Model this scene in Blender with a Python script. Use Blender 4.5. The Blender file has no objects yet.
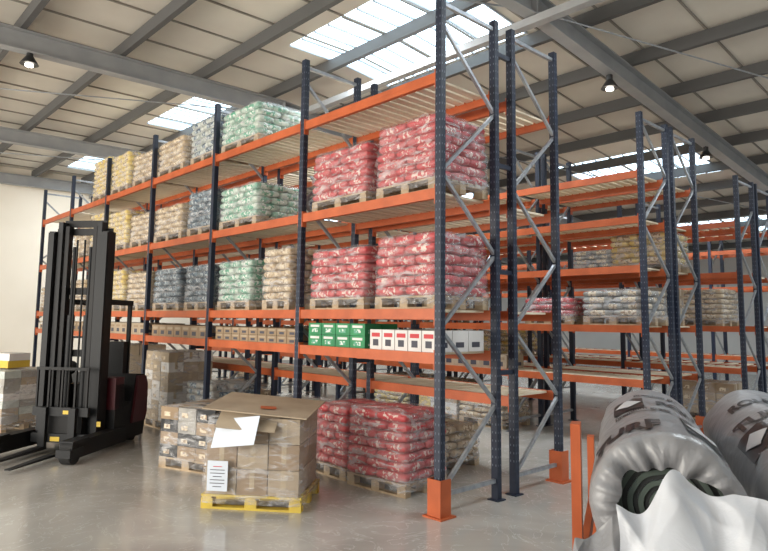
import bpy, math, random, bmesh
from mathutils import Vector, Matrix, noise
random.seed(7)
scene = bpy.context.scene
COL = scene.collection

# ------------------------------------------------------------------ materials
def mk(name, col, rough=0.6, metal=0.0, col2=None, nscale=5.0, bump=0.0, bscale=20.0, spec=0.5, thr=None, emis=None, stretch=None, bdist=0.02):
    m = bpy.data.materials.new(name); m.use_nodes = True
    nt = m.node_tree; b = nt.nodes['Principled BSDF']
    b.inputs['Base Color'].default_value = (*col, 1)
    b.inputs['Roughness'].default_value = rough
    b.inputs['Metallic'].default_value = metal
    b.inputs['Specular IOR Level'].default_value = spec
    tc = nt.nodes.new('ShaderNodeTexCoord')
    mp = nt.nodes.new('ShaderNodeMapping')
    if stretch: mp.inputs['Scale'].default_value = stretch
    nt.links.new(tc.outputs['Object'], mp.inputs['Vector'])
    if col2:
        n = nt.nodes.new('ShaderNodeTexNoise'); n.inputs['Scale'].default_value = nscale
        n.inputs['Detail'].default_value = 5
        nt.links.new(mp.outputs['Vector'], n.inputs['Vector'])
        r = nt.nodes.new('ShaderNodeValToRGB')
        lo, hi = thr if thr else (0.35, 0.65)
        r.color_ramp.elements[0].position = lo; r.color_ramp.elements[1].position = hi
        r.color_ramp.elements[0].color = (*col, 1); r.color_ramp.elements[1].color = (*col2, 1)
        nt.links.new(n.outputs['Fac'], r.inputs['Fac'])
        nt.links.new(r.outputs['Color'], b.inputs['Base Color'])
    if bump:
        n2 = nt.nodes.new('ShaderNodeTexNoise'); n2.inputs['Scale'].default_value = bscale
        n2.inputs['Detail'].default_value = 4; n2.inputs['Distortion'].default_value = 0.8
        nt.links.new(mp.outputs['Vector'], n2.inputs['Vector'])
        bp = nt.nodes.new('ShaderNodeBump'); bp.inputs['Strength'].default_value = bump
        bp.inputs['Distance'].default_value = bdist
        nt.links.new(n2.outputs['Fac'], bp.inputs['Height'])
        nt.links.new(bp.outputs['Normal'], b.inputs['Normal'])
    if emis:
        b.inputs['Emission Color'].default_value = (*emis[0], 1)
        b.inputs['Emission Strength'].default_value = emis[1]
    return m

M = {}
M['blue'] = mk('rack_navy_paint', (0.009,0.015,0.034), 0.5, 0.0, (0.012,0.021,0.046), 6)
M['hole'] = mk('rack_slot', (0.11,0.13,0.17), 0.6)
M['orange'] = mk('rack_orange_paint', (0.55,0.12,0.035), 0.45, 0.0, (0.43,0.09,0.025), 4)
M['galv'] = mk('galvanised_steel', (0.40,0.42,0.44), 0.42, 0.5, (0.28,0.30,0.33), 12)
M['slat'] = mk('deck_slats', (0.84,0.74,0.57), 0.6, 0, (0.70,0.60,0.44), 3, stretch=(4,0.5,1))
M['pwood'] = mk('pallet_timber', (0.50,0.38,0.25), 0.8, 0, (0.34,0.25,0.16), 6)
M['ypal'] = mk('yellow_pallet_paint', (0.70,0.52,0.07), 0.65, 0, (0.58,0.42,0.07), 7)
M['red'] = mk('red_bag_paper', (0.50,0.05,0.06), 0.5, 0, (0.57,0.12,0.12), 5, 0.3)
M['redlab'] = mk('red_bag_print', (0.51,0.06,0.07), 0.5, 0, (0.76,0.60,0.54), 22, thr=(0.52,0.57))
M['green'] = mk('green_bag_paper', (0.22,0.40,0.31), 0.5, 0, (0.56,0.64,0.57), 7, 0.3, thr=(0.42,0.58))
M['greenlab'] = mk('green_bag_print', (0.70,0.76,0.70), 0.5, 0, (0.10,0.35,0.23), 22, thr=(0.47,0.51))
M['bluebag'] = mk('slate_bag_paper', (0.06,0.09,0.12), 0.5, 0, (0.22,0.28,0.32), 6, 0.3, thr=(0.42,0.65))
M['bluelab'] = mk('slate_bag_print', (0.42,0.48,0.50), 0.5, 0, (0.06,0.10,0.15), 22, thr=(0.46,0.5))
M['palegr'] = mk('pale_grey_bag_paper', (0.42,0.46,0.43), 0.5, 0, (0.58,0.61,0.57), 6, 0.3)
M['cream'] = mk('cream_bag_paper', (0.57,0.45,0.30), 0.6, 0, (0.44,0.33,0.21), 6, 0.3)
M['creamlab'] = mk('cream_bag_print', (0.68,0.58,0.43), 0.6, 0, (0.32,0.22,0.14), 22, thr=(0.52,0.56))
M['yel'] = mk('yellow_bag_paper', (0.70,0.52,0.14), 0.6, 0, (0.72,0.61,0.34), 6, 0.3)
M['grey'] = mk('grey_bag_paper', (0.27,0.26,0.24), 0.6, 0, (0.42,0.40,0.36), 5, 0.3)
M['card'] = mk('cardboard', (0.35,0.25,0.16), 0.8, 0, (0.28,0.20,0.125), 3)
M['card2'] = mk('cardboard_pale', (0.46,0.37,0.265), 0.8, 0, (0.37,0.295,0.21), 3)
M['tape'] = mk('packing_tape', (0.46,0.37,0.25), 0.35)
M['white'] = mk('white_carton', (0.74,0.72,0.70), 0.6, 0, (0.66,0.64,0.62), 4)
M['paper'] = mk('printed_paper', (0.70,0.76,0.85), 0.6)
M['ink'] = mk('ink_text', (0.06,0.06,0.08), 0.6)
M['inkred'] = mk('ink_red', (0.55,0.05,0.06), 0.6)
M['greenbox'] = mk('green_carton', (0.03,0.27,0.10), 0.55, 0, (0.02,0.20,0.08), 4)
M['darkred'] = mk('truck_red_paint', (0.065,0.006,0.011), 0.4)
M['black'] = mk('truck_black_paint', (0.009,0.009,0.010), 0.55, spec=0.3)
M['dgrey'] = mk('truck_dark_steel', (0.015,0.016,0.018), 0.55, 0.1, spec=0.35)
M['rubber'] = mk('tyre_rubber', (0.015,0.015,0.015), 0.8)
M['hazard'] = mk('yellow_label', (0.65,0.45,0.05), 0.5)
M['raf'] = mk('rafter_grey_paint', (0.34,0.345,0.35), 0.55, 0, (0.29,0.30,0.31), 3)
M['purl'] = mk('purlin_dark', (0.085,0.085,0.085), 0.6)
M['roof'] = mk('roof_sheet', (0.66,0.62,0.55), 0.6, 0, (0.57,0.53,0.47), 0.6)
M['rib'] = mk('roof_rib', (0.24,0.22,0.19), 0.6)
M['sky'] = mk('skylight_panel', (0.75,0.85,0.95), 0.5, 0, emis=((0.66,0.86,1.0), 3.8))
M['skyrib'] = mk('skylight_rib', (0.50,0.56,0.62), 0.5)
M['wall'] = mk('painted_wall', (0.85,0.78,0.67), 0.85, 0, (0.81,0.74,0.63), 0.7)
M['wallb'] = mk('painted_wall_back', (0.62,0.60,0.57), 0.85, 0, (0.56,0.54,0.52), 0.7)
M['film'] = mk('roll_film_silver', (0.25,0.25,0.26), 0.3, 0.0, (0.31,0.31,0.32), 1.5, 0.55, 6, bdist=0.03)
M['filmblk'] = mk('roll_print_black', (0.016,0.016,0.018), 0.35)
M['filmwht'] = mk('roll_print_white', (0.55,0.55,0.56), 0.4)
M['grassA'] = mk('turf_backing', (0.045,0.048,0.047), 0.9)
M['grassB'] = mk('turf_pile', (0.11,0.14,0.12), 0.9)
M['sheet'] = mk('white_plastic_sheet', (0.60,0.62,0.66), 0.4, 0, None, 1, 0.4, 8, bdist=0.02)
M['lampb'] = mk('lamp_shade_black', (0.02,0.02,0.02), 0.4)
M['bulb'] = mk('lamp_bulb', (1,1,1), 0.4, 0, emis=((1,0.93,0.8), 10))
M['base'] = mk('floor_trim', (0.35,0.33,0.30), 0.7)

def mk_wrap(name, lo, hi):
    m = bpy.data.materials.new(name); m.use_nodes = True
    nt = m.node_tree; b = nt.nodes['Principled BSDF']; out = nt.nodes['Material Output']
    b.inputs['Base Color'].default_value = (0.80,0.80,0.82,1); b.inputs['Roughness'].default_value = 0.15
    tr = nt.nodes.new('ShaderNodeBsdfTransparent'); mix = nt.nodes.new('ShaderNodeMixShader')
    tc = nt.nodes.new('ShaderNodeTexCoord'); mp = nt.nodes.new('ShaderNodeMapping')
    mp.inputs['Rotation'].default_value = (0.5,0.6,0); mp.inputs['Scale'].default_value = (2,2,7)
    n = nt.nodes.new('ShaderNodeTexNoise'); n.inputs['Scale'].default_value = 2.2; n.inputs['Detail'].default_value = 6
    n.inputs['Distortion'].default_value = 1.2
    r = nt.nodes.new('ShaderNodeMapRange'); r.inputs[1].default_value = 0.45; r.inputs[2].default_value = 0.75
    r.inputs[3].default_value = lo; r.inputs[4].default_value = hi
    bp = nt.nodes.new('ShaderNodeBump'); bp.inputs['Strength'].default_value = 0.9; bp.inputs['Distance'].default_value = 0.03
    L = nt.links.new
    L(tc.outputs['Object'], mp.inputs['Vector']); L(mp.outputs['Vector'], n.inputs['Vector'])
    L(n.outputs['Fac'], r.inputs[0]); L(r.outputs[0], mix.inputs[0])
    L(n.outputs['Fac'], bp.inputs['Height']); L(bp.outputs['Normal'], b.inputs['Normal'])
    L(tr.outputs[0], mix.inputs[1]); L(b.outputs[0], mix.inputs[2]); L(mix.outputs[0], out.inputs['Surface'])
    return m
M['wrap'] = mk_wrap('stretch_wrap', 0.08, 0.55)

def mk_floor():
    m = bpy.data.materials.new('polished_concrete'); m.use_nodes = True
    nt = m.node_tree; b = nt.nodes['Principled BSDF']; L = nt.links.new
    tc = nt.nodes.new('ShaderNodeTexCoord')
    n1 = nt.nodes.new('ShaderNodeTexNoise'); n1.inputs['Scale'].default_value = 0.55; n1.inputs['Detail'].default_value = 8
    n1.inputs['Distortion'].default_value = 1.0
    r1 = nt.nodes.new('ShaderNodeValToRGB')
    r1.color_ramp.elements[0].position = 0.35; r1.color_ramp.elements[0].color = (0.37,0.35,0.315,1)
    r1.color_ramp.elements[1].position = 0.68; r1.color_ramp.elements[1].color = (0.53,0.50,0.46,1)
    n2 = nt.nodes.new('ShaderNodeTexNoise'); n2.inputs['Scale'].default_value = 1.6; n2.inputs['Detail'].default_value = 7
    n2.inputs['Distortion'].default_value = 3.0
    r2 = nt.nodes.new('ShaderNodeValToRGB')
    e = r2.color_ramp.elements
    e[0].position = 0.488; e[0].color = (0,0,0,1); e[1].position = 0.5; e[1].color = (1,1,1,1)
    e2 = r2.color_ramp.elements.new(0.512); e2.color = (0,0,0,1)
    mx = nt.nodes.new('ShaderNodeMix'); mx.data_type = 'RGBA'
    mul = nt.nodes.new('ShaderNodeMath'); mul.operation = 'MULTIPLY'; mul.inputs[1].default_value = 0.6
    L(tc.outputs['Object'], n1.inputs['Vector']); L(tc.outputs['Object'], n2.inputs['Vector'])
    L(n1.outputs['Fac'], r1.inputs['Fac']); L(n2.outputs['Fac'], r2.inputs['Fac'])
    L(r2.outputs['Color'], mul.inputs[0]); L(mul.outputs[0], mx.inputs[0])
    L(r1.outputs['Color'], mx.inputs[6]); mx.inputs[7].default_value = (0.68,0.66,0.63,1)
    L(mx.outputs[2], b.inputs['Base Color'])
    mr = nt.nodes.new('ShaderNodeMapRange'); mr.inputs[3].default_value = 0.05; mr.inputs[4].default_value = 0.22
    L(n1.outputs['Fac'], mr.inputs[0]); L(mr.outputs[0], b.inputs['Roughness'])
    b.inputs['Specular IOR Level'].default_value = 0.8
    return m
M['floor'] = mk_floor()

# ------------------------------------------------------------------ mesh builder
class MB:
    def __init__(s): s.v=[]; s.f=[]; s.m=[]; s.sm=[]; s.mats=[]
    def mi(s, k):
        if k not in s.mats: s.mats.append(k)
        return s.mats.index(k)
    def add(s, vs, fs, k, smooth=False, mks=None):
        o=len(s.v); s.v.extend([tuple(x) for x in vs])
        for i,f in enumerate(fs):
            s.f.append(tuple(a+o for a in f)); s.m.append(s.mi(mks[i] if mks else k)); s.sm.append(smooth)
    def box(s, c, d, k, R=None):
        hx,hy,hz = d[0]/2,d[1]/2,d[2]/2
        vs=[Vector((x,y,z)) for x in(-hx,hx) for y in(-hy,hy) for z in(-hz,hz)]
        if R is not None: vs=[R@v for v in vs]
        C=Vector(c); vs=[v+C for v in vs]
        s.add(vs,[(0,1,3,2),(4,6,7,5),(0,4,5,1),(2,3,7,6),(0,2,6,4),(1,5,7,3)],k)
    def bx(s, x0,x1,y0,y1,z0,z1,k): s.box(((x0+x1)/2,(y0+y1)/2,(z0+z1)/2),(x1-x0,y1-y0,z1-z0),k)
    def bar(s, p, q, w, h, k):
        p=Vector(p);q=Vector(q);d=q-p;L=d.length
        R=d.to_track_quat('X','Z').to_matrix()
        s.box((p+q)/2,(L,w,h),k,R)
    def cyl(s, p, q, r, k, n=16, r2=None, smooth=True):
        p=Vector(p);q=Vector(q);d=q-p;R=d.to_track_quat('Z','Y').to_matrix(); r2=r if r2 is None else r2
        vs=[]
        for i in range(n):
            a=2*math.pi*i/n; vs.append(p+R@Vector((r*math.cos(a),r*math.sin(a),0)))
        for i in range(n):
            a=2*math.pi*i/n; vs.append(q+R@Vector((r2*math.cos(a),r2*math.sin(a),0)))
        s.add(vs,[(i,(i+1)%n,n+(i+1)%n,n+i) for i in range(n)],k,smooth)
        s.add(vs,[tuple(range(n-1,-1,-1)),tuple(range(n,2*n))],k)
    def mesh(s, name):
        me=bpy.data.meshes.new(name); me.from_pydata(s.v,[],s.f)
        for k in s.mats: me.materials.append(M[k])
        me.polygons.foreach_set('material_index',s.m); me.polygons.foreach_set('use_smooth',s.sm)
        me.update(); return me
    def obj(s, name, loc=(0,0,0), rz=0):
        return place(s.mesh(name),name,loc,rz)
def place(me,name,loc,rz=0):
    o=bpy.data.objects.new(name,me); COL.objects.link(o); o.location=loc; o.rotation_euler=(0,0,rz); return o

# ------------------------------------------------------------------ room
XL,XR,YN,YB=-23.0,9.0,-9.0,27.0
RIDGE=7.2; SN,SF=0.015,0.095; RB=6.72
def rz(y,base): return base+(y-RIDGE)*SN if y<RIDGE else base-(y-RIDGE)*SF
b=MB(); b.bx(XL-.2,XR,YN,YB+.2,-0.2,0,'floor'); b.obj('floor')
def gable(x0,x1,k,name):
    b=MB(); pts=[(YN,0),(YB,0),(YB,rz(YB,RB)),(RIDGE,RB),(YN,rz(YN,RB))]
    vs=[(x0,y,z) for y,z in pts]+[(x1,y,z) for y,z in pts]; n=5
    b.add(vs,[tuple(range(n)),tuple(range(2*n-1,n-1,-1))]+[(i,n+i,n+(i+1)%n,(i+1)%n) for i in range(n)],k); b.obj(name)
gable(XL-.2,XL,'wall','wall_left'); gable(XR,XR+.2,'wallb','wall_right')
b=MB(); b.bx(XL,XR,YB,YB+.2,0,rz(YB,RB),'wallb'); b.obj('wall_back')
b=MB(); b.bx(XL,XL+.04,YN,YB,0,0.15,'base'); b.obj('baseboard_left')
skx=[(-21.6,-18.9),(-15.2,-12.5),(-9.0,-5.7),(-2.6,0.1),(3.6,6.2)]  # last two columns lie out of view, added to bring in light
sky_y=[(-4.5,-2.0),(6.0,8.4),(14.6,17.0),(22.0,24.0)]  # first row is unseen, added behind the camera to light the hall
b=MB(); sk=MB()
xs=sorted(set([XL,XR]+[a for p in skx for a in p])); ys=sorted(set([YN,RIDGE,YB]+[a for p in sky_y for a in p]))
for i in range(len(xs)-1):
    for j in range(len(ys)-1):
        x0,x1,y0,y1=xs[i],xs[i+1],ys[j],ys[j+1]
        cx,cy=(x0+x1)/2,(y0+y1)/2
        issky=any(a<cx<c for a,c in skx) and any(a<cy<c for a,c in sky_y)
        t=b if not issky else sk
        z0,z1=rz(y0+1e-6,RB),rz(y1-1e-6,RB)
        vs=[(x0,y0,z0),(x1,y0,z0),(x1,y1,z1),(x0,y1,z1),(x0,y0,z0+.08),(x1,y0,z0+.08),(x1,y1,z1+.08),(x0,y1,z1+.08)]
        t.add(vs,[(3,2,1,0),(4,5,6,7),(0,1,5,4),(1,2,6,5),(2,3,7,6),(3,0,4,7)],'roof' if not issky else 'sky')
        if issky:
            n=9
            for q in range(n+1):
                x=x0+(x1-x0)*q/n
                t.bar((x,y0,z0-.015),(x,y1,z1-.015),.03,.03,'skyrib')
x=XL+0.5
while x<XR:
    b.bar((x,YN,rz(YN,RB)-.012),(x,RIDGE,RB-.012),.03,.03,'rib')
    b.bar((x,RIDGE,RB-.012),(x,YB,rz(YB,RB)-.012),.03,.03,'rib')
    x+=1.0
b.obj('ceiling'); sk.obj('window_1')
b=MB(); y=YN+.4
while y<YB:
    z=rz(y,RB)
    b.bx(XL,XR,y-.03,y+.03,z-.22,z-.03,'purl'); b.bx(XL,XR,y-.03,y+.06,z-.24,z-.22,'purl')
    y+=1.55
b.obj('roof_purlins')
RX=[-22.8,-17.2,-11.0,-4.8,1.4,7.6]
for rx in RX:
    b=MB()
    for (ya,yb) in ((YN+.05,RIDGE),(RIDGE,YB-.05)):
        za,zb=rz(ya,RB)-.25,rz(yb,RB)-.25
        for off,w,h in ((-.01,.2,.02),(-.17,.012,.32),(-.33,.2,.02)):
            b.bar((rx,ya,za+off),(rx,yb,zb+off),w,h,'raf')
    b.bx(rx-.1,rx+.1,RIDGE-.01,RIDGE+.01,RB-.58,RB-.26,'raf')
    b.obj('steel_rafter')
b=MB(); b.bx(XL+.02,XR,7.15,7.29,6.0,6.11,'raf')
b.obj('ridge_tie_beam')
b=MB()
for i in range(len(RX)-1):
    a,c=RX[i],RX[i+1]
    b.cyl((a,YN+4,rz(YN+4,RB)-.5),(c,RIDGE,RB-.5),.012,'galv',6)
    b.cyl((a,RIDGE,RB-.5),(c,YB-6,rz(YB-6,RB)-.5),.012,'galv',6)
b.obj('roof_tie_rods')
def lamp(x,y,z,top):
    b=MB(); b.cyl((0,0,0.18),(0,0,top-z),.012,'lampb',6)
    b.cyl((0,0,0.10),(0,0,.2),.05,'lampb',12)
    b.cyl((0,0,-.02),(0,0,.12),.14,'lampb',20,.05); b.cyl((0,0,-.05),(0,0,-.02),.06,'bulb',12)
    b.obj('pendant_lamp',(x,y,z))
lamp(-11.0,2.4,5.9,6.07); lamp(-4.8,9.4,5.7,5.9); lamp(-4.8,13.4,5.3,5.52)

# ------------------------------------------------------------------ racks
BAY=2.4; X0=-4.24
def rack(y0,y1,levels,H,nb=6,x0=X0,detail=2,guards=(),slw=.10,slp=.14):
    b=MB(); w=.082;d=.07
    for i in range(nb+1):
        x=x0-i*BAY
        for y,sgn in ((y0,-1),(y1,1)):
            b.bx(x-w/2,x+w/2,y-d/2,y+d/2,0.01,H,'blue')
            b.bx(x-.07,x+.07,y-.07,y+.07,0,.012,'blue')
            if i<detail:
                z=.35
                while z<H-.05:
                    for dx in (-.022,.022):
                        b.bx(x+dx-.005,x+dx+.005,y-d/2-.002,y-d/2,z,z+.022,'hole')
                    for dy in (-.018,.018):
                        b.bx(x+w/2,x+w/2+.002,y+dy-.004,y+dy+.004,z,z+.022,'hole')
                    z+=.085
        z=.2; k=0; st=.8
        b.bx(x-.02,x+.02,y0,y1,z-.02,z+.02,'galv')
        while z+st<H:
            a,c=(y0,y1) if k%2==0 else (y1,y0)
            b.bar((x,a,z),(x,c,z+st),.035,.035,'galv'); z+=st; k+=1
        b.bx(x-.02,x+.02,y0,y1,H-.12,H-.08,'galv')
    for z in levels:
        for i in range(nb):
            xa=x0-i*BAY-w/2; xb=x0-(i+1)*BAY+w/2
            for y in (y0,y1):
                b.bx(xb,xa,y-.025,y+.025,z-.11,z,'orange')
                for xx,s2 in ((xa,-1),(xb,1)):
                    b.bx(min(xx,xx+s2*.012),max(xx,xx+s2*.012),y-.035,y+.035,z-.17,z+.03,'orange')
                b.bx(xb,xa,y-.027,y+.027,z-.06,z-.052,'orange')
            x=xb+.02
            while x+slw<xa:
                b.bx(x,x+slw,y0+.026,y1-.026,z-.028,z-.004,'slat'); x+=slp
    for y in guards:
        x=x0
        b.bx(x-.085,x+.085,y-.08,y-.068,0,.36,'orange'); b.bx(x+.075,x+.087,y-.068,y+.07,0,.36,'orange')
        b.bx(x-.087,x-.075,y-.068,y+.07,0,.36,'orange'); b.bx(x-.12,x+.12,y-.11,y+.11,0,.015,'orange')
    return b.obj('pallet_rack')
ZA,ZB,ZC,ZD=1.56,2.0,3.23,4.45
rack(4.69,5.59,[ZA,ZB,ZC,ZD],5.3,guards=(4.69,))
rack(5.91,6.81,[1.05,ZB,ZC,ZD],5.3,guards=(6.81,))
rack(9.2,10.1,[1.05,1.85,2.75,3.5,4.2],5.1,detail=1,guards=(10.1,))
rack(10.3,11.2,[1.05,1.85,2.75,3.5,4.2],5.1,detail=1,guards=(11.2,))
rack(13.3,14.2,[1.05,1.85,2.9,3.9],4.8,detail=1,slp=.2,guards=(13.3,))
rack(14.4,15.3,[1.05,1.85,2.9,3.9],4.8,detail=0,slp=.3)
rack(18.5,19.4,[1.05,1.85,2.9,3.9],4.6,detail=0,slp=.3)
b=MB()
for i in range(7):
    for z in (1.3,2.4,3.6,4.9):
        b.bx(X0-i*BAY-.02,X0-i*BAY+.02,5.63,5.87,z,z+.05,'blue')
b.obj('rack_row_spacers')

# ------------------------------------------------------------------ loads
BX=[-1,-.92,-.5,0,.5,.92,1]; BY=[-1,-.88,-.4,.4,.88,1]
def bag(mb,c,lx,ly,lz,body,lab,rot90=False,jit=0.010):
    a=random.uniform(-.04,.04)+(math.pi/2 if rot90 else 0)
    ca,sa=math.cos(a),math.sin(a)
    cx=c[0]+random.uniform(-jit,jit); cy=c[1]+random.uniform(-jit,jit)
    vs=[];idx={}
    for s in (1,-1):
        for i,x in enumerate(BX):
            for j,y in enumerate(BY):
                rim=(i in(0,len(BX)-1)) or (j in(0,len(BY)-1))
                if s==-1 and rim: idx[(s,i,j)]=idx[(1,i,j)]; continue
                h=((1-abs(x)**6)*(1-abs(y)**6))**.28 if not rim else 0
                X=x*lx/2;Y=y*ly/2
                if rim and abs(x)==1 and abs(y)==1: X*=.94;Y*=.94
                z=s*h*lz/2
                idx[(s,i,j)]=len(vs); vs.append((cx+ca*X-sa*Y,cy+sa*X+ca*Y,c[2]+z))
    fs=[];ms=[]
    for s in (1,-1):
        for i in range(len(BX)-1):
            for j in range(len(BY)-1):
                q=[idx[(s,i,j)],idx[(s,i+1,j)],idx[(s,i+1,j+1)],idx[(s,i,j+1)]]
                if s==-1:q.reverse()
                fs.append(tuple(q))
                edge=(j in(0,len(BY)-2) and 2<=i<=3) or (i in(0,len(BX)-2) and j==2)
                ms.append(lab if edge else body)
    mb.add(vs,fs,body,True,ms)
def pallet(mb,lx,ly,k):
    for y in (-ly/2+.05,0,ly/2-.05):
        mb.bx(-lx/2,lx/2,y-.045,y+.045,0,.02,k)
        for x in (-lx/2+.06,0,lx/2-.06): mb.bx(x-.06,x+.06,y-.045,y+.045,.02,.10,k)
    for x in (-lx/2+.06,0,lx/2-.06): mb.bx(x-.05,x+.05,-ly/2,ly/2,.10,.118,k)
    n=7
    for i in range(n):
        y=-ly/2+.05+(ly-.1)*i/(n-1); mb.bx(-lx/2,lx/2,y-.045,y+.045,.118,.138,k)
def wrapshell(mb,lx,ly,z0,z1,seed=0,bulge=.02,taper=.03):
    nz=9; ns=10; vs=[]
    pts=[]
    for i in range(ns): pts.append((-1+2*i/ns,-1))
    for i in range(ns): pts.append((1,-1+2*i/ns))
    for i in range(ns): pts.append((1-2*i/ns,1))
    for i in range(ns): pts.append((-1,1-2*i/ns))
    n=len(pts)
    for k in range(nz):
        t=k/(nz-1)
        for (px,py) in pts:
            q=noise.noise(Vector((px*2+seed,py*2,t*5)))*.022
            r=(1 if max(abs(px),abs(py))<1 or min(abs(px),abs(py))<.95 else .96)
            sx=lx/2+bulge+q-taper*t*t; sy=ly/2+bulge+q-taper*t*t
            vs.append((px*sx*r,py*sy*r,z0+(z1-z0)*t))
    fs=[(k*n+i,k*n+(i+1)%n,(k+1)*n+(i+1)%n,(k+1)*n+i) for k in range(nz-1) for i in range(n)]
    c=len(vs); vs.append((0,0,z1+.015)); fs+= [((nz-1)*n+i,(nz-1)*n+(i+1)%n,c) for i in range(n)]
    mb.add(vs,fs,'wrap',True)
cache={}
def bagstack(name,body,lab,layers,loc,rot=0,lx=1.0,ly=.84,th=.1,pk='pwood',wrap=True,var=0,sh=0):
    key=(body,lab,layers,lx,ly,th,pk,wrap,var)
    if key not in cache:
        mb=MB(); pallet(mb,lx,ly,pk)
        for L in range(layers):
            z=.14+th*(L+.5); lz=th*1.0
            if L%2==0:
                for i in range(2):
                    for j in range(3): bag(mb,(-lx/4+i*lx/2,-ly/3+j*ly/3,z),lx/2*.98,ly/3*.98,lz,body,lab)
            else:
                for i in range(3):
                    for j in range(2): bag(mb,(-lx/3+i*lx/3,-ly/4+j*ly/2,z),ly/2*.98,lx/3*.98,lz,body,lab,True)
        if wrap: wrapshell(mb,lx,ly,.05,.14+th*layers+.01,var)
        cache[key]=mb.mesh(name)
    return place(cache[key],name,loc,rot+math.radians(random.uniform(-2,2)))
def boxstack(name,k,dims,n,loc,rot=0,pk='pwood',wrap=True,tape='tape',jit=.006):
    mb=MB(); lx,ly=dims[0]*n[0],dims[1]*n[1]
    z0=0
    if pk: pallet(mb,lx,ly,pk); z0=.138
    for a in range(n[0]):
        for c in range(n[1]):
            for e in range(n[2]):
                x=-lx/2+dims[0]*(a+.5)+random.uniform(-jit,jit); y=-ly/2+dims[1]*(c+.5)+random.uniform(-jit,jit); z=z0+dims[2]*(e+.5)
                hx,hy,hz=dims[0]*.485,dims[1]*.485,dims[2]*.494
                kk=random.choice(k) if isinstance(k,list) else k
                mb.bx(x-hx,x+hx,y-hy,y+hy,z-hz,z+hz,kk)
                if tape:
                    mb.bx(x-hx-.001,x+hx+.001,y-.025,y+.025,z-hz*.4,z+hz+.001,tape)
                    mb.bx(x-hx*.6,x+hx*.1,y-hy-.0015,y+hy+.0015,z-hz*.5,z+hz*.2,'creamlab')
    if wrap: wrapshell(mb,lx,ly,.05 if pk else 0.02,z0+dims[2]*n[2]+.01,random.random()*9)
    return mb.obj(name,loc,rot)
YC=5.14
def bx_(i,f): return X0-BAY*(i+f)
R='pallet_of_red_cement_bags';G='pallet_of_green_mortar_bags';BL='pallet_of_slate_adhesive_bags';C='pallet_of_cream_plaster_bags';Y='pallet_of_yellow_bags';GR='pallet_of_grey_bags'
bagstack(R,'red','redlab',7,(bx_(0,.225),YC,ZC),lx=.94,th=.098)
bagstack(R,'red','redlab',6,(bx_(0,.71),YC,ZC),lx=1.08)
bagstack(R,'red','redlab',6,(bx_(0,.225),YC,ZB),lx=.94,th=.11,var=5)
bagstack(R,'red','redlab',6,(bx_(0,.71),YC,ZB),lx=1.08)
# bay 1
bagstack(G,'green','greenlab',5,(bx_(1,.73),YC,ZD),lx=1.08)
bagstack(G,'green','greenlab',5,(bx_(1,.72),YC,ZC),lx=1.08,var=2)
bagstack(C,'cream','creamlab',7,(bx_(1,.26),YC,ZB),lx=.66)
bagstack(G,'green','greenlab',6,(bx_(1,.73),YC,ZB),lx=1.0)
# bay 2
bagstack(GR,'palegr','bluelab',6,(bx_(2,.22),YC,ZD),lx=.9)
bagstack(BL,'bluebag','bluelab',6,(bx_(2,.22),YC,ZC),lx=.9)
bagstack(BL,'bluebag','bluelab',6,(bx_(2,.22),YC,ZB),lx=.9)
bagstack(C,'cream','creamlab',5,(bx_(2,.74),YC,ZD),lx=1.12); bagstack(C,'cream','creamlab',5,(bx_(2,.74),YC,ZC),lx=1.12)
bagstack(BL,'bluebag','bluelab',6,(bx_(2,.72),YC,ZB),var=2)
# bay 3
bagstack(C,'cream','creamlab',5,(bx_(3,.25),YC,ZD)); bagstack(C,'cream','creamlab',5,(bx_(3,.25),YC,ZC))
bagstack(Y,'yel','creamlab',7,(bx_(3,.77),YC,ZD)); bagstack(Y,'yel','creamlab',7,(bx_(3,.77),YC,ZC))
bagstack(C,'cream','creamlab',6,(bx_(3,.25),YC,ZB),var=3); bagstack(Y,'yel','creamlab',7,(bx_(3,.75),YC,ZB))
# bay 4, 5
bagstack(Y,'yel','creamlab',8,(bx_(4,.25),YC,ZD)); bagstack(Y,'yel','creamlab',8,(bx_(4,.25),YC,ZC)); bagstack(Y,'yel','creamlab',6,(bx_(4,.25),YC,ZB))
bagstack(C,'cream','creamlab',6,(bx_(4,.75),YC,ZC)); bagstack(C,'cream','creamlab',6,(bx_(4,.75),YC,ZB))
bagstack(GR,'grey','creamlab',6,(bx_(5,.3),YC,ZB)); bagstack(C,'cream','creamlab',5,(bx_(5,.75),YC,ZB))
def cartons(name,x0,x1,w,h,rows,k,lab,nz=1,y0=4.69,z=ZA,dy=.26):
    mb=MB(); x=x0
    while x-w>x1:
        for r in range(rows):
            for e in range(nz):
                hh=h; yy=y0+.03+r*dy
                mb.bx(x-w+.006,x-.004,yy,yy+dy-.01,e*hh,(e+1)*hh-.004,k)
                if lab and r==0:
                    cx=x-w/2
                    mb.bx(cx-w*.33,cx+w*.33,yy-.002,yy,e*hh+hh*.62,e*hh+hh*.82,lab[0])
                    mb.bx(cx-w*.22,cx+w*.22,yy-.002,yy,e*hh+hh*.18,e*hh+hh*.5,lab[1])
                if lab:
                    mb.bx(x-.004,x-.002,yy+.05,yy+dy-.08,e*hh+hh*.2,e*hh+hh*.45,lab[1])
        x-=w
    return mb.obj(name,(0,0,z))
cartons('row_of_white_paint_cartons',-4.32,-5.35,.2,.22,3,'white',('inkred','ink'))
cartons('row_of_green_cartons',-5.40,-6.5,.27,.14,2,'greenbox',('white','greenlab'),2)
cartons('row_of_brown_cartons',-6.72,-8.9,.24,.10,3,'card',('card2','ink'),2)
cartons('row_of_brown_cartons',-9.15,-11.35,.3,.2,3,'card',('card2','ink'))
cartons('row_of_brown_cartons',-11.55,-13.7,.3,.22,3,'card2',('card','ink'))
cartons('row_of_brown_cartons',-13.95,-16.1,.3,.22,3,'card',('card2','ink'))
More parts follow.
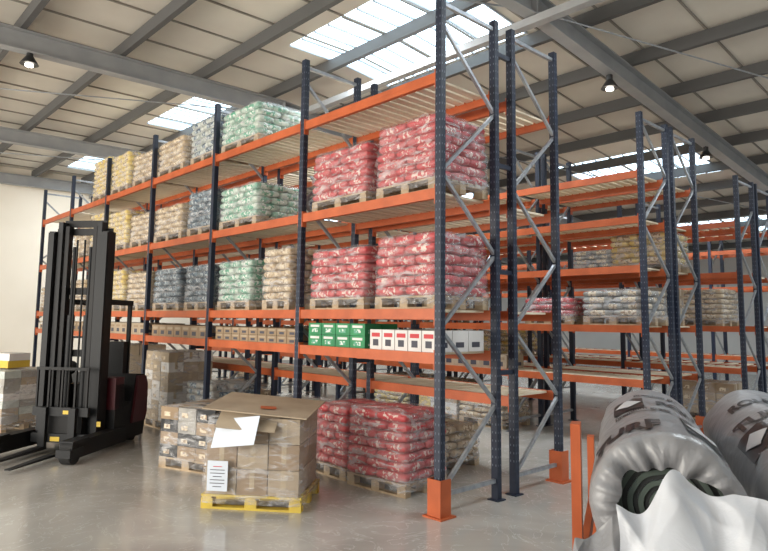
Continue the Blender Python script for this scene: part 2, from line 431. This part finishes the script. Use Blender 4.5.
cartons('row_of_brown_cartons',-16.35,-18.5,.3,.2,3,'card2',('white','ink'))
# floor loads
bagstack(R,'red','redlab',7,(-5.36,5.2,0),lx=.88,ly=.74,th=.105,rot=.10)
bagstack(R,'red','redlab',7,(-6.22,5.25,0),lx=.74,ly=.80,th=.10,rot=0,var=3)
bagstack(GR,'palegr','greenlab',6,(-7.6,5.3,0),lx=1.0,ly=.84,var=4)
bagstack(BL,'grey','bluelab',7,(-9.55,5.25,0),lx=.9,ly=.86,var=1)
boxstack('pallet_of_white_cartons',['white','card2'],(.32,.27,.165),(3,3,7),(-10.8,5.05,0),0)
boxstack('pallet_of_white_cartons',['card2'],(.34,.27,.2),(3,3,6),(-13.0,5.15,0),0)
boxstack('pallet_of_wrapped_cartons',['grey','card','card','dgrey'],(.30,.29,.155),(3,3,4),(-7.66,4.06,0),math.radians(20))
# yellow pallet with cartons + loose flaps and paper
th=math.radians(40)
mb=MB(); pallet(mb,1.02,.8,'ypal')
for a in range(3):
    for c in range(2):
        for e in range(3):
            hx,hy,hz=.155,.185,.125
            x=-.32+a*.32; y=-.19+c*.38; z=.138+.25*(e+.5)
            if a==0 and e==2 and c==0: continue
            mb.bx(x-hx,x+hx,y-hy,y+hy,z-hz+.003,z+hz-.003,'card' if (a+e)%2 else 'card2')
            mb.bx(x-.025,x+.025,y-hy-.001,y+hy+.001,z-hz*.5,z+hz-.001,'tape')
mb.bx(-.5,-.14,-.41,-.405,.40,.41,'card')
Rt=Matrix.Rotation(math.radians(4),3,'Y')@Matrix.Rotation(math.radians(5),3,'X')
mb.box((.02,-.03,.975),(1.08,.82,.012),'card2',Rt)
mb.box((-.05,-.40,.87),(.6,.26,.008),'card2',Matrix.Rotation(math.radians(38),3,'X')@Matrix.Rotation(math.radians(5),3,'Y'))
mb.box((-.14,-.50,.77),(.48,.30,.004),'paper',Matrix.Rotation(math.radians(56),3,'X')@Matrix.Rotation(math.radians(-14),3,'Y'))
mb.box((-.33,-.445,.33),(.21,.003,.29),'paper')
for i in range(7):
    mb.box((-.33,-.448,.42-i*.032),(.15 if i%3 else .09,.001,.007),'ink' if i else 'inkred')
mb.box((.1,-.22,.975),(.16,.1,.004),'orange',Matrix.Rotation(.3,3,'Z')@Rt)
wrapshell(mb,1.0,.80,.06,.89,4)
mb.obj('yellow_pallet_of_cardboard_boxes',(-5.84,3.72,0),th)
boxstack('pallet_of_wrapped_cartons',['white','white','card2','grey','palegr'],(.36,.3,.12),(3,3,7),(-12.45,2.75,0),.4,tape=None)
b=MB()
for (x,y,w,d,z,h,k) in ((0,0,.5,.4,0,.12,'hazard'),(.02,0,.48,.38,.12,.12,'white'),(-.4,.05,.3,.3,0,.15,'card2')):
    b.bx(x-w/2,x+w/2,y-d/2,y+d/2,z,z+h,k)
b.obj('stack_of_small_boxes',(-12.45,2.75,1.005),.4)
# racks behind
bagstack(R,'red','redlab',3,(bx_(0,.70),9.65,1.85),lx=.9); bagstack(GR,'grey','creamlab',4,(bx_(0,.22),9.65,1.85))
bagstack(Y,'yel','creamlab',5,(bx_(0,.25),10.75,2.75)); boxstack('pallet_of_wrapped_cartons',['card','grey'],(.34,.27,.16),(3,3,3),(bx_(0,.3),10.75,1.85))
bagstack(C,'cream','creamlab',6,(bx_(0,.35),13.75,1.85)); bagstack(GR,'grey','creamlab',6,(bx_(0,.78),13.75,1.85))
bagstack(C,'cream','creamlab',5,(bx_(1,.3),9.65,0)); boxstack('pallet_of_white_cartons',['white','card2','yel'],(.34,.27,.2),(3,3,3),(bx_(1,.75),9.65,0))
bagstack(Y,'yel','creamlab',5,(bx_(2,.3),9.65,0)); boxstack('pallet_of_wrapped_cartons',['card','card2'],(.34,.27,.2),(3,3,3),(bx_(0,.3),13.75,0))
bagstack(C,'cream','creamlab',4,(bx_(0,.7),6.36,0)); bagstack(C,'cream','creamlab',4,(bx_(2,.7),6.36,0)); bagstack(R,'red','redlab',4,(bx_(3,.7),6.36,ZB))
for i in range(1,6):
    bagstack([C,GR,Y][i%3],['cream','grey','yel'][i%3],'creamlab',5,(bx_(i,.3),13.75,[1.85,2.9,1.05][i%3]))
    bagstack([C,GR,Y][(i+1)%3],['cream','grey','yel'][(i+1)%3],'creamlab',5,(bx_(i,.7),10.75,[1.85,1.05,0][i%3]))
    cartons('row_of_brown_cartons',bx_(i,.05),bx_(i,.9),.3,.25,2,'card2',('card','ink'),1,9.2,1.05)

# ------------------------------------------------------------------ reach truck (front is local -y)
t=MB()
for s in (-1,1):
    t.bx(s*.42-.05,s*.42+.05,-.10,.08,.10,3.12,'black'); t.bx(s*.42-.045,s*.42+.045,-.13,-.10,.10,3.10,'dgrey')
    t.bx(s*.31-.035,s*.31+.035,-.08,.06,.14,3.26,'dgrey'); t.bx(s*.22-.03,s*.22+.03,-.05,.05,.18,3.2,'black')
    t.cyl((s*.13,.02,.2),(s*.13,.02,1.9),.05,'dgrey',12); t.cyl((s*.13,.02,1.9),(s*.13,.02,2.9),.028,'dgrey',10)
    t.cyl((s*.06,-.03,.3),(s*.06,-.03,3.0),.014,'rubber',8)
    t.bx(s*.58-.09,s*.58+.09,-.95,.5,.07,.28,'black'); t.bx(s*.58-.10,s*.58+.10,-1.0,-.72,.10,.20,'dgrey')
    t.cyl((s*.58-.07,-.86,.13),(s*.58+.07,-.86,.13),.13,'rubber',20)
    t.bx(s*.58-.095,s*.58+.095,-.95,-.6,.26,.30,'dgrey')
    t.bx(s*.22-.05,s*.22+.05,-.34,-.28,.05,.62,'dgrey')
    vs=[(s*.22-.055,-.34,.05),(s*.22+.055,-.34,.05),(s*.22+.055,-.34,.095),(s*.22-.055,-.34,.095),(s*.22-.04,-1.5,.05),(s*.22+.04,-1.5,.05),(s*.22+.04,-1.5,.062),(s*.22-.04,-1.5,.062)]
    t.add(vs,[(0,1,2,3),(7,6,5,4),(0,4,5,1),(2,6,7,3),(1,5,6,2),(0,3,7,4)],'dgrey')
for z,w in ((3.08,.45),(3.20,.33),(2.2,.42),(1.3,.42),(.35,.42)):
    t.bx(-w,w,.05,.10,z,z+.1,'black')
t.bx(-.42,.42,-.28,-.22,.14,.26,'dgrey'); t.bx(-.42,.42,-.28,-.22,.5,.62,'dgrey')
for x in (-.38,-.2,0,.2,.38): t.bx(x-.012,x+.012,-.27,-.24,.62,1.15,'black')
t.bx(-.40,.40,-.27,-.24,1.13,1.17,'black'); t.bx(-.3,.3,-.22,-.10,.2,.6,'black')
def prism(mb,pts,x0,x1,k):
    n=len(pts); vs=[(x0,y,z) for y,z in pts]+[(x1,y,z) for y,z in pts]
    mb.add(vs,[tuple(range(n)),tuple(range(2*n-1,n-1,-1))]+[(i,n+i,n+(i+1)%n,(i+1)%n) for i in range(n)],k)
prism(t,[(.14,.08),(1.30,.08),(1.36,.3),(1.36,.85),(1.25,1.0),(.9,1.02),(.75,.62),(.5,.55),(.45,.9),(.14,.9)],-.62,.62,'black')
prism(t,[(.75,.30),(1.28,.30),(1.34,.42),(1.34,.84),(1.24,.98),(.92,.99)],.62,.66,'darkred')
prism(t,[(.75,.30),(1.28,.30),(1.34,.42),(1.34,.84),(1.24,.98),(.92,.99)],-.66,-.62,'darkred')
t.bx(.38,.62,.12,.44,.55,1.0,'darkred'); t.bx(-.62,-.3,.12,.3,.55,.95,'black')
t.bx(-.25,.35,.95,1.2,.95,1.5,'dgrey'); t.bx(-.25,.35,.7,1.1,.8,.92,'dgrey')
t.cyl((-.3,.45,.9),(-.3,.35,1.12),.02,'dgrey',8); t.cyl((-.3,.36,1.10),(-.3,.33,1.13),.13,'rubber',16)
for x,y in ((-.34,.25),(.34,.25),(-.34,1.15),(.34,1.15)): t.bx(x-.03,x+.03,y-.03,y+.03,.8,2.1,'black')
for i in range(8): t.bx(-.36,.36,.22+i*.12,.25+i*.12,2.08,2.12,'black')
t.bx(-.38,-.32,.2,1.2,2.06,2.14,'black'); t.bx(.32,.38,.2,1.2,2.06,2.14,'black')
t.bx(.47,.53,-.135,-.132,.35,.42,'hazard'); t.bx(-.12,.02,-.285,-.281,.16,.22,'hazard'); t.bx(.05,.25,-.285,-.281,.53,.58,'hazard')
for s in (-1,1): t.cyl((s*.45-.08,1.1,.14),(s*.45+.08,1.1,.14),.14,'rubber',20)
t.v=[(x*(.93 if y>.1 else 1),(.12+(y-.12)*.70 if y>.12 else y),z) for x,y,z in t.v]
t.obj('reach_truck',(-9.78,3.0,0),math.radians(39))

# ------------------------------------------------------------------ turf rolls in orange cradle
D=Vector((-.4497,.893,0)); Lt=Vector((.893,.4497,0)); P0=Vector((-1.235,2.82,0)); U=Vector((0,0,1))
RR=.31
def textmesh(s,size,ys):
    cu=bpy.data.curves.new('tmp','FONT'); cu.body=s; cu.size=size; cu.resolution_u=3; cu.offset=.008*size/.2
    ob=bpy.data.objects.new('tmp',cu); COL.objects.link(ob)
    bpy.context.view_layer.update()
    me=bpy.data.meshes.new_from_object(ob)
    bm=bmesh.new(); bm.from_mesh(me); bmesh.ops.triangulate(bm,faces=bm.faces[:])
    for _ in range(4):
        ed=[e for e in bm.edges if e.calc_length()>.022]
        if ed:
            bmesh.ops.subdivide_edges(bm,edges=ed,cuts=1); bmesh.ops.triangulate(bm,faces=bm.faces[:])
    bm.verts.index_update()
    v=[Vector((x.co.x,x.co.y*ys,0)) for x in bm.verts]; f=[tuple(q.index for q in p.verts) for p in bm.faces]; bm.free()
    bpy.data.objects.remove(ob); bpy.data.curves.remove(cu); bpy.data.meshes.remove(me)
    return v,f
TX={k:textmesh(k,sz,ys) for k,sz,ys in (('TURF',.15,2.2),('premium grass',.05,2.4),('ROLL',.11,2.2))}
def rad(seed,a,s):
    return RR+.012*noise.noise(Vector((math.cos(a)*1.8+seed,math.sin(a)*1.8,s*2.0)))+.006*(1-2*abs(noise.noise(Vector((math.cos(a)*2.5+s,math.sin(a)*2.5+seed,s*2.4+a*.6)))))
def roll(lat,ax,zc,ln,seed,prints=0):
    mb=MB(); O=P0+Lt*lat+D*ax+U*zc
    def pt(a,s,off=0):
        r=rad(seed,a,s)+off
        return O+D*s+Lt*(math.sin(a)*r)+U*(math.cos(a)*r)
    na,ns=160,120
    vs=[pt(2*math.pi*i/na,ln*j/ns) for j in range(ns+1) for i in range(na)]
    mb.add(vs,[(j*na+i,j*na+(i+1)%na,(j+1)*na+(i+1)%na,(j+1)*na+i) for j in range(ns) for i in range(na)],'film',True)
    for s_end,dirn in ((0,-1),(ln,1)):
        nr=14
        for q in range(nr):
            ra=1-q/nr; rb=1-(q+1)/nr
            vs=[]
            for rr in (ra,rb):
                for i in range(48):
                    a=2*math.pi*i/48; r=rad(seed,a,s_end)*rr*.985
                    vs.append(O+D*(s_end+dirn*(-.01+(.012 if q%2 else 0)))+Lt*math.sin(a)*r+U*math.cos(a)*r)
            mb.add(vs,[(i,(i+1)%48,48+(i+1)%48,48+i) for i in range(48)],'grassB' if q%2 else 'grassA',True)
        # gathered film folding over the roll end
        vs=[];n=120; prof=((1.0,0),(1.0,.03),(.95,.055),(.86,.07),(.74,.07),(.62,.05))
        for rr,dz in prof:
            for i in range(n):
                a=2*math.pi*i/n; k=(1-rr)*1.8+(.2 if dz>0 else 0)
                nzv=noise.noise(Vector((math.cos(a)*2.2,math.sin(a)*2.2,seed+rr)))
                n3=1-2*abs(noise.noise(Vector((math.cos(a)*5,math.sin(a)*5,seed+rr))))
                r=rad(seed,a,s_end)*(rr+.22*k*nzv)
                vs.append(O+D*(s_end+dirn*(dz+.05*k*n3))+Lt*math.sin(a)*r+U*math.cos(a)*r)
        mb.add(vs,[(k*n+i,k*n+(i+1)%n,(k+1)*n+(i+1)%n,(k+1)*n+i) for k in range(len(prof)-1) for i in range(n)],'film',True)
    def put(key,s0,a0,k='filmblk',off=.007):
        v,f=TX[key]; mb.add([pt(a0+c.x/RR,s0+c.y,off) for c in v],f,k)
    def patch(a0,a1,s0,s1,k='filmblk',off=.005):
        n=14; g=[pt(a0+(a1-a0)*i/n,s0+(s1-s0)*j/n,off) for j in range(n+1) for i in range(n+1)]
        mb.add(g,[(j*(n+1)+i,j*(n+1)+i+1,(j+1)*(n+1)+i+1,(j+1)*(n+1)+i) for i in range(n) for j in range(n)],k,True)
    def diamond(a0,sc,r,k='filmblk',off=.006):
        n=12; g=[]
        for i in range(n+1):
            for j in range(n+1):
                x=(i/n-.5)*r;y=(j/n-.5)*r
                g.append(pt(a0+(x-y)*.7/RR,sc+(x+y)*1.3,off))
        mb.add(g,[(i*(n+1)+j,(i+1)*(n+1)+j,(i+1)*(n+1)+j+1,i*(n+1)+j+1) for i in range(n) for j in range(n)],k,True)
    if prints==1:
        put('TURF',.10,-1.15); patch(.35,.95,.10,.60); diamond(.65,.35,.13,'filmwht',.010)
        patch(-.72,-.15,.85,1.30); diamond(-.435,1.07,.11,'filmwht',.010); put('premium grass',.72,-.7)
        put('ROLL',.95,.05); put('premium grass',1.40,-.3)
    if prints==2:
        patch(-1.15,-.55,.15,.60); diamond(-.85,.37,.11,'filmwht',.010); put('TURF',.65,-1.0)
        put('premium grass',.25,-.4); put('ROLL',1.2,-.8)
    mb.obj('turf_roll')
zb=.12+RR+.02
roll(0,0,zb,1.9,1); roll(.70,.2,zb,1.9,2); roll(1.40,.2,zb,1.9,3)
roll(0,0,zb+.64,1.9,4,1); roll(.70,.25,zb+.64,1.9,5,2); roll(1.40,.2,zb+.64,1.9,6)
b=MB()
Rc=Matrix((( Lt.x,D.x,0),(Lt.y,D.y,0),(0,0,1)))
def lb(l0,l1,a0,a1,z0,z1,k): 
    c=P0+Lt*((l0+l1)/2)+D*((a0+a1)/2)+U*((z0+z1)/2); b.box(c,(l1-l0,a1-a0,z1-z0),k,Rc)
for a,hh in ((.12,1.40),(1.6,1.1)):
    lb(-.40,1.82,a-.05,a+.05,.0,.11,'orange')
    for l in (-.375,1.79):
        lb(l-.022,l+.022,a-.05,a+.05,.0,hh,'orange')
lb(-.395,-.355,.12,1.6,.60,.70,'orange')
b.obj('orange_roll_cradle')
# crumpled plastic hanging off the end of the top roll
O=P0+U*(zb+.64)
def rg(p): return 1-2*abs(noise.noise(p))
def drape(name,l0,wd,topz,drop,base,k,seed,prints=False):
    mb=MB(); nu,nv=140,130
    def P(u,t,off=0):
        edge=.10*noise.noise(Vector((u*4,t*3,3+seed)))
        lat=l0+wd*u+.12*(u-.5)*t+edge*.5
        n1=rg(Vector((u*2.0+t*.9+seed,t*1.5,1.3))); n2=rg(Vector((u*4-t*2.2,t*3.4,7+seed))); n3=rg(Vector((u*8+t*3,t*7,2+seed)))
        top=topz-.25*(u-.45)**2*2+.09*noise.noise(Vector((u*5,seed,9)))
        z=top-drop*t
        out=base+.24*math.sin(min(1,t*1.5)*math.pi/2)+.05*n1+.024*n2+.008*n3+off
        return O+Lt*lat-D*out+U*(z+.02*n2)
    vs=[P(i/nu,j/nv) for j in range(nv+1) for i in range(nu+1)]
    mb.add(vs,[(j*(nu+1)+i,j*(nu+1)+i+1,(j+1)*(nu+1)+i+1,(j+1)*(nu+1)+i) for j in range(nv) for i in range(nu)],k,True)
    if prints:
        for (uc,tc,r) in ((.14,.22,.07),(.12,.62,.08)):
            n=10; g=[P(uc+((i/n-.5)-(j/n-.5))*r*1.6,tc+((i/n-.5)+(j/n-.5))*r*1.3,.006) for i in range(n+1) for j in range(n+1)]
            mb.add(g,[(i*(n+1)+j,(i+1)*(n+1)+j,(i+1)*(n+1)+j+1,i*(n+1)+j+1) for i in range(n) for j in range(n)],'filmblk',True)
        v,f=TX['premium grass']
        for (u0,t0) in ((.03,.38),(.03,.46)):
            mb.add([P(u0+c.x*1.0,t0-c.y*.5,.008) for c in v],f,'filmblk')
    mb.obj(name)
drape('grey_roll_film',-.37,.60,-.05,.85,.10,'film',5,True)
drape('white_plastic_sheet',-.20,.74,.13,.80,.17,'sheet',0)

# ------------------------------------------------------------------ lights
def area(name,loc,target,sx,sy,pw,col):
    l=bpy.data.lights.new(name,'AREA'); l.shape='RECTANGLE'; l.size=sx; l.size_y=sy; l.energy=pw; l.color=col
    o=bpy.data.objects.new(name,l); COL.objects.link(o); o.location=loc
    o.rotation_euler=(Vector(target)-Vector(loc)).to_track_quat('-Z','Y').to_euler()
area('doorway_daylight',(-10,-8.5,2.6),(-12,6,2.4),16,4.5,2100,(1,.94,.84))
area('side_area_light',(8,6,2.5),(-6,10,2.0),8,4,120,(1,.93,.84))  # unseen area light inside the right wall, which has no doorway
for x in (-20,-14,-7.5,-1):
    for y in (7.2,15.8): area('skylight_daylight',(x,y,rz(y,RB)-.35),(x,y,0),2.4,1.8,200,(.92,.97,1))
w=bpy.data.worlds.new('sky'); scene.world=w; w.use_nodes=True
bg=w.node_tree.nodes['Background']; bg.inputs[0].default_value=(1.0,.94,.86,1); bg.inputs[1].default_value=0.98

# ------------------------------------------------------------------ camera
cam=bpy.data.cameras.new('camera'); cam.lens=630/768*36; cam.sensor_width=36; cam.clip_end=200
co=bpy.data.objects.new('camera',cam); COL.objects.link(co); co.location=(0,0,1.87)
pitch=math.radians(6.0); roll_=math.radians(0.7)
F=Vector((-.734*math.cos(pitch),.679*math.cos(pitch),math.sin(pitch)))
q=F.to_track_quat('-Z','Y').to_matrix()@Matrix.Rotation(roll_,3,'Z')
co.rotation_euler=q.to_euler(); scene.camera=co
cam.shift_y=-.027
scene.view_settings.view_transform='Standard'
scene.view_settings.exposure=0.0
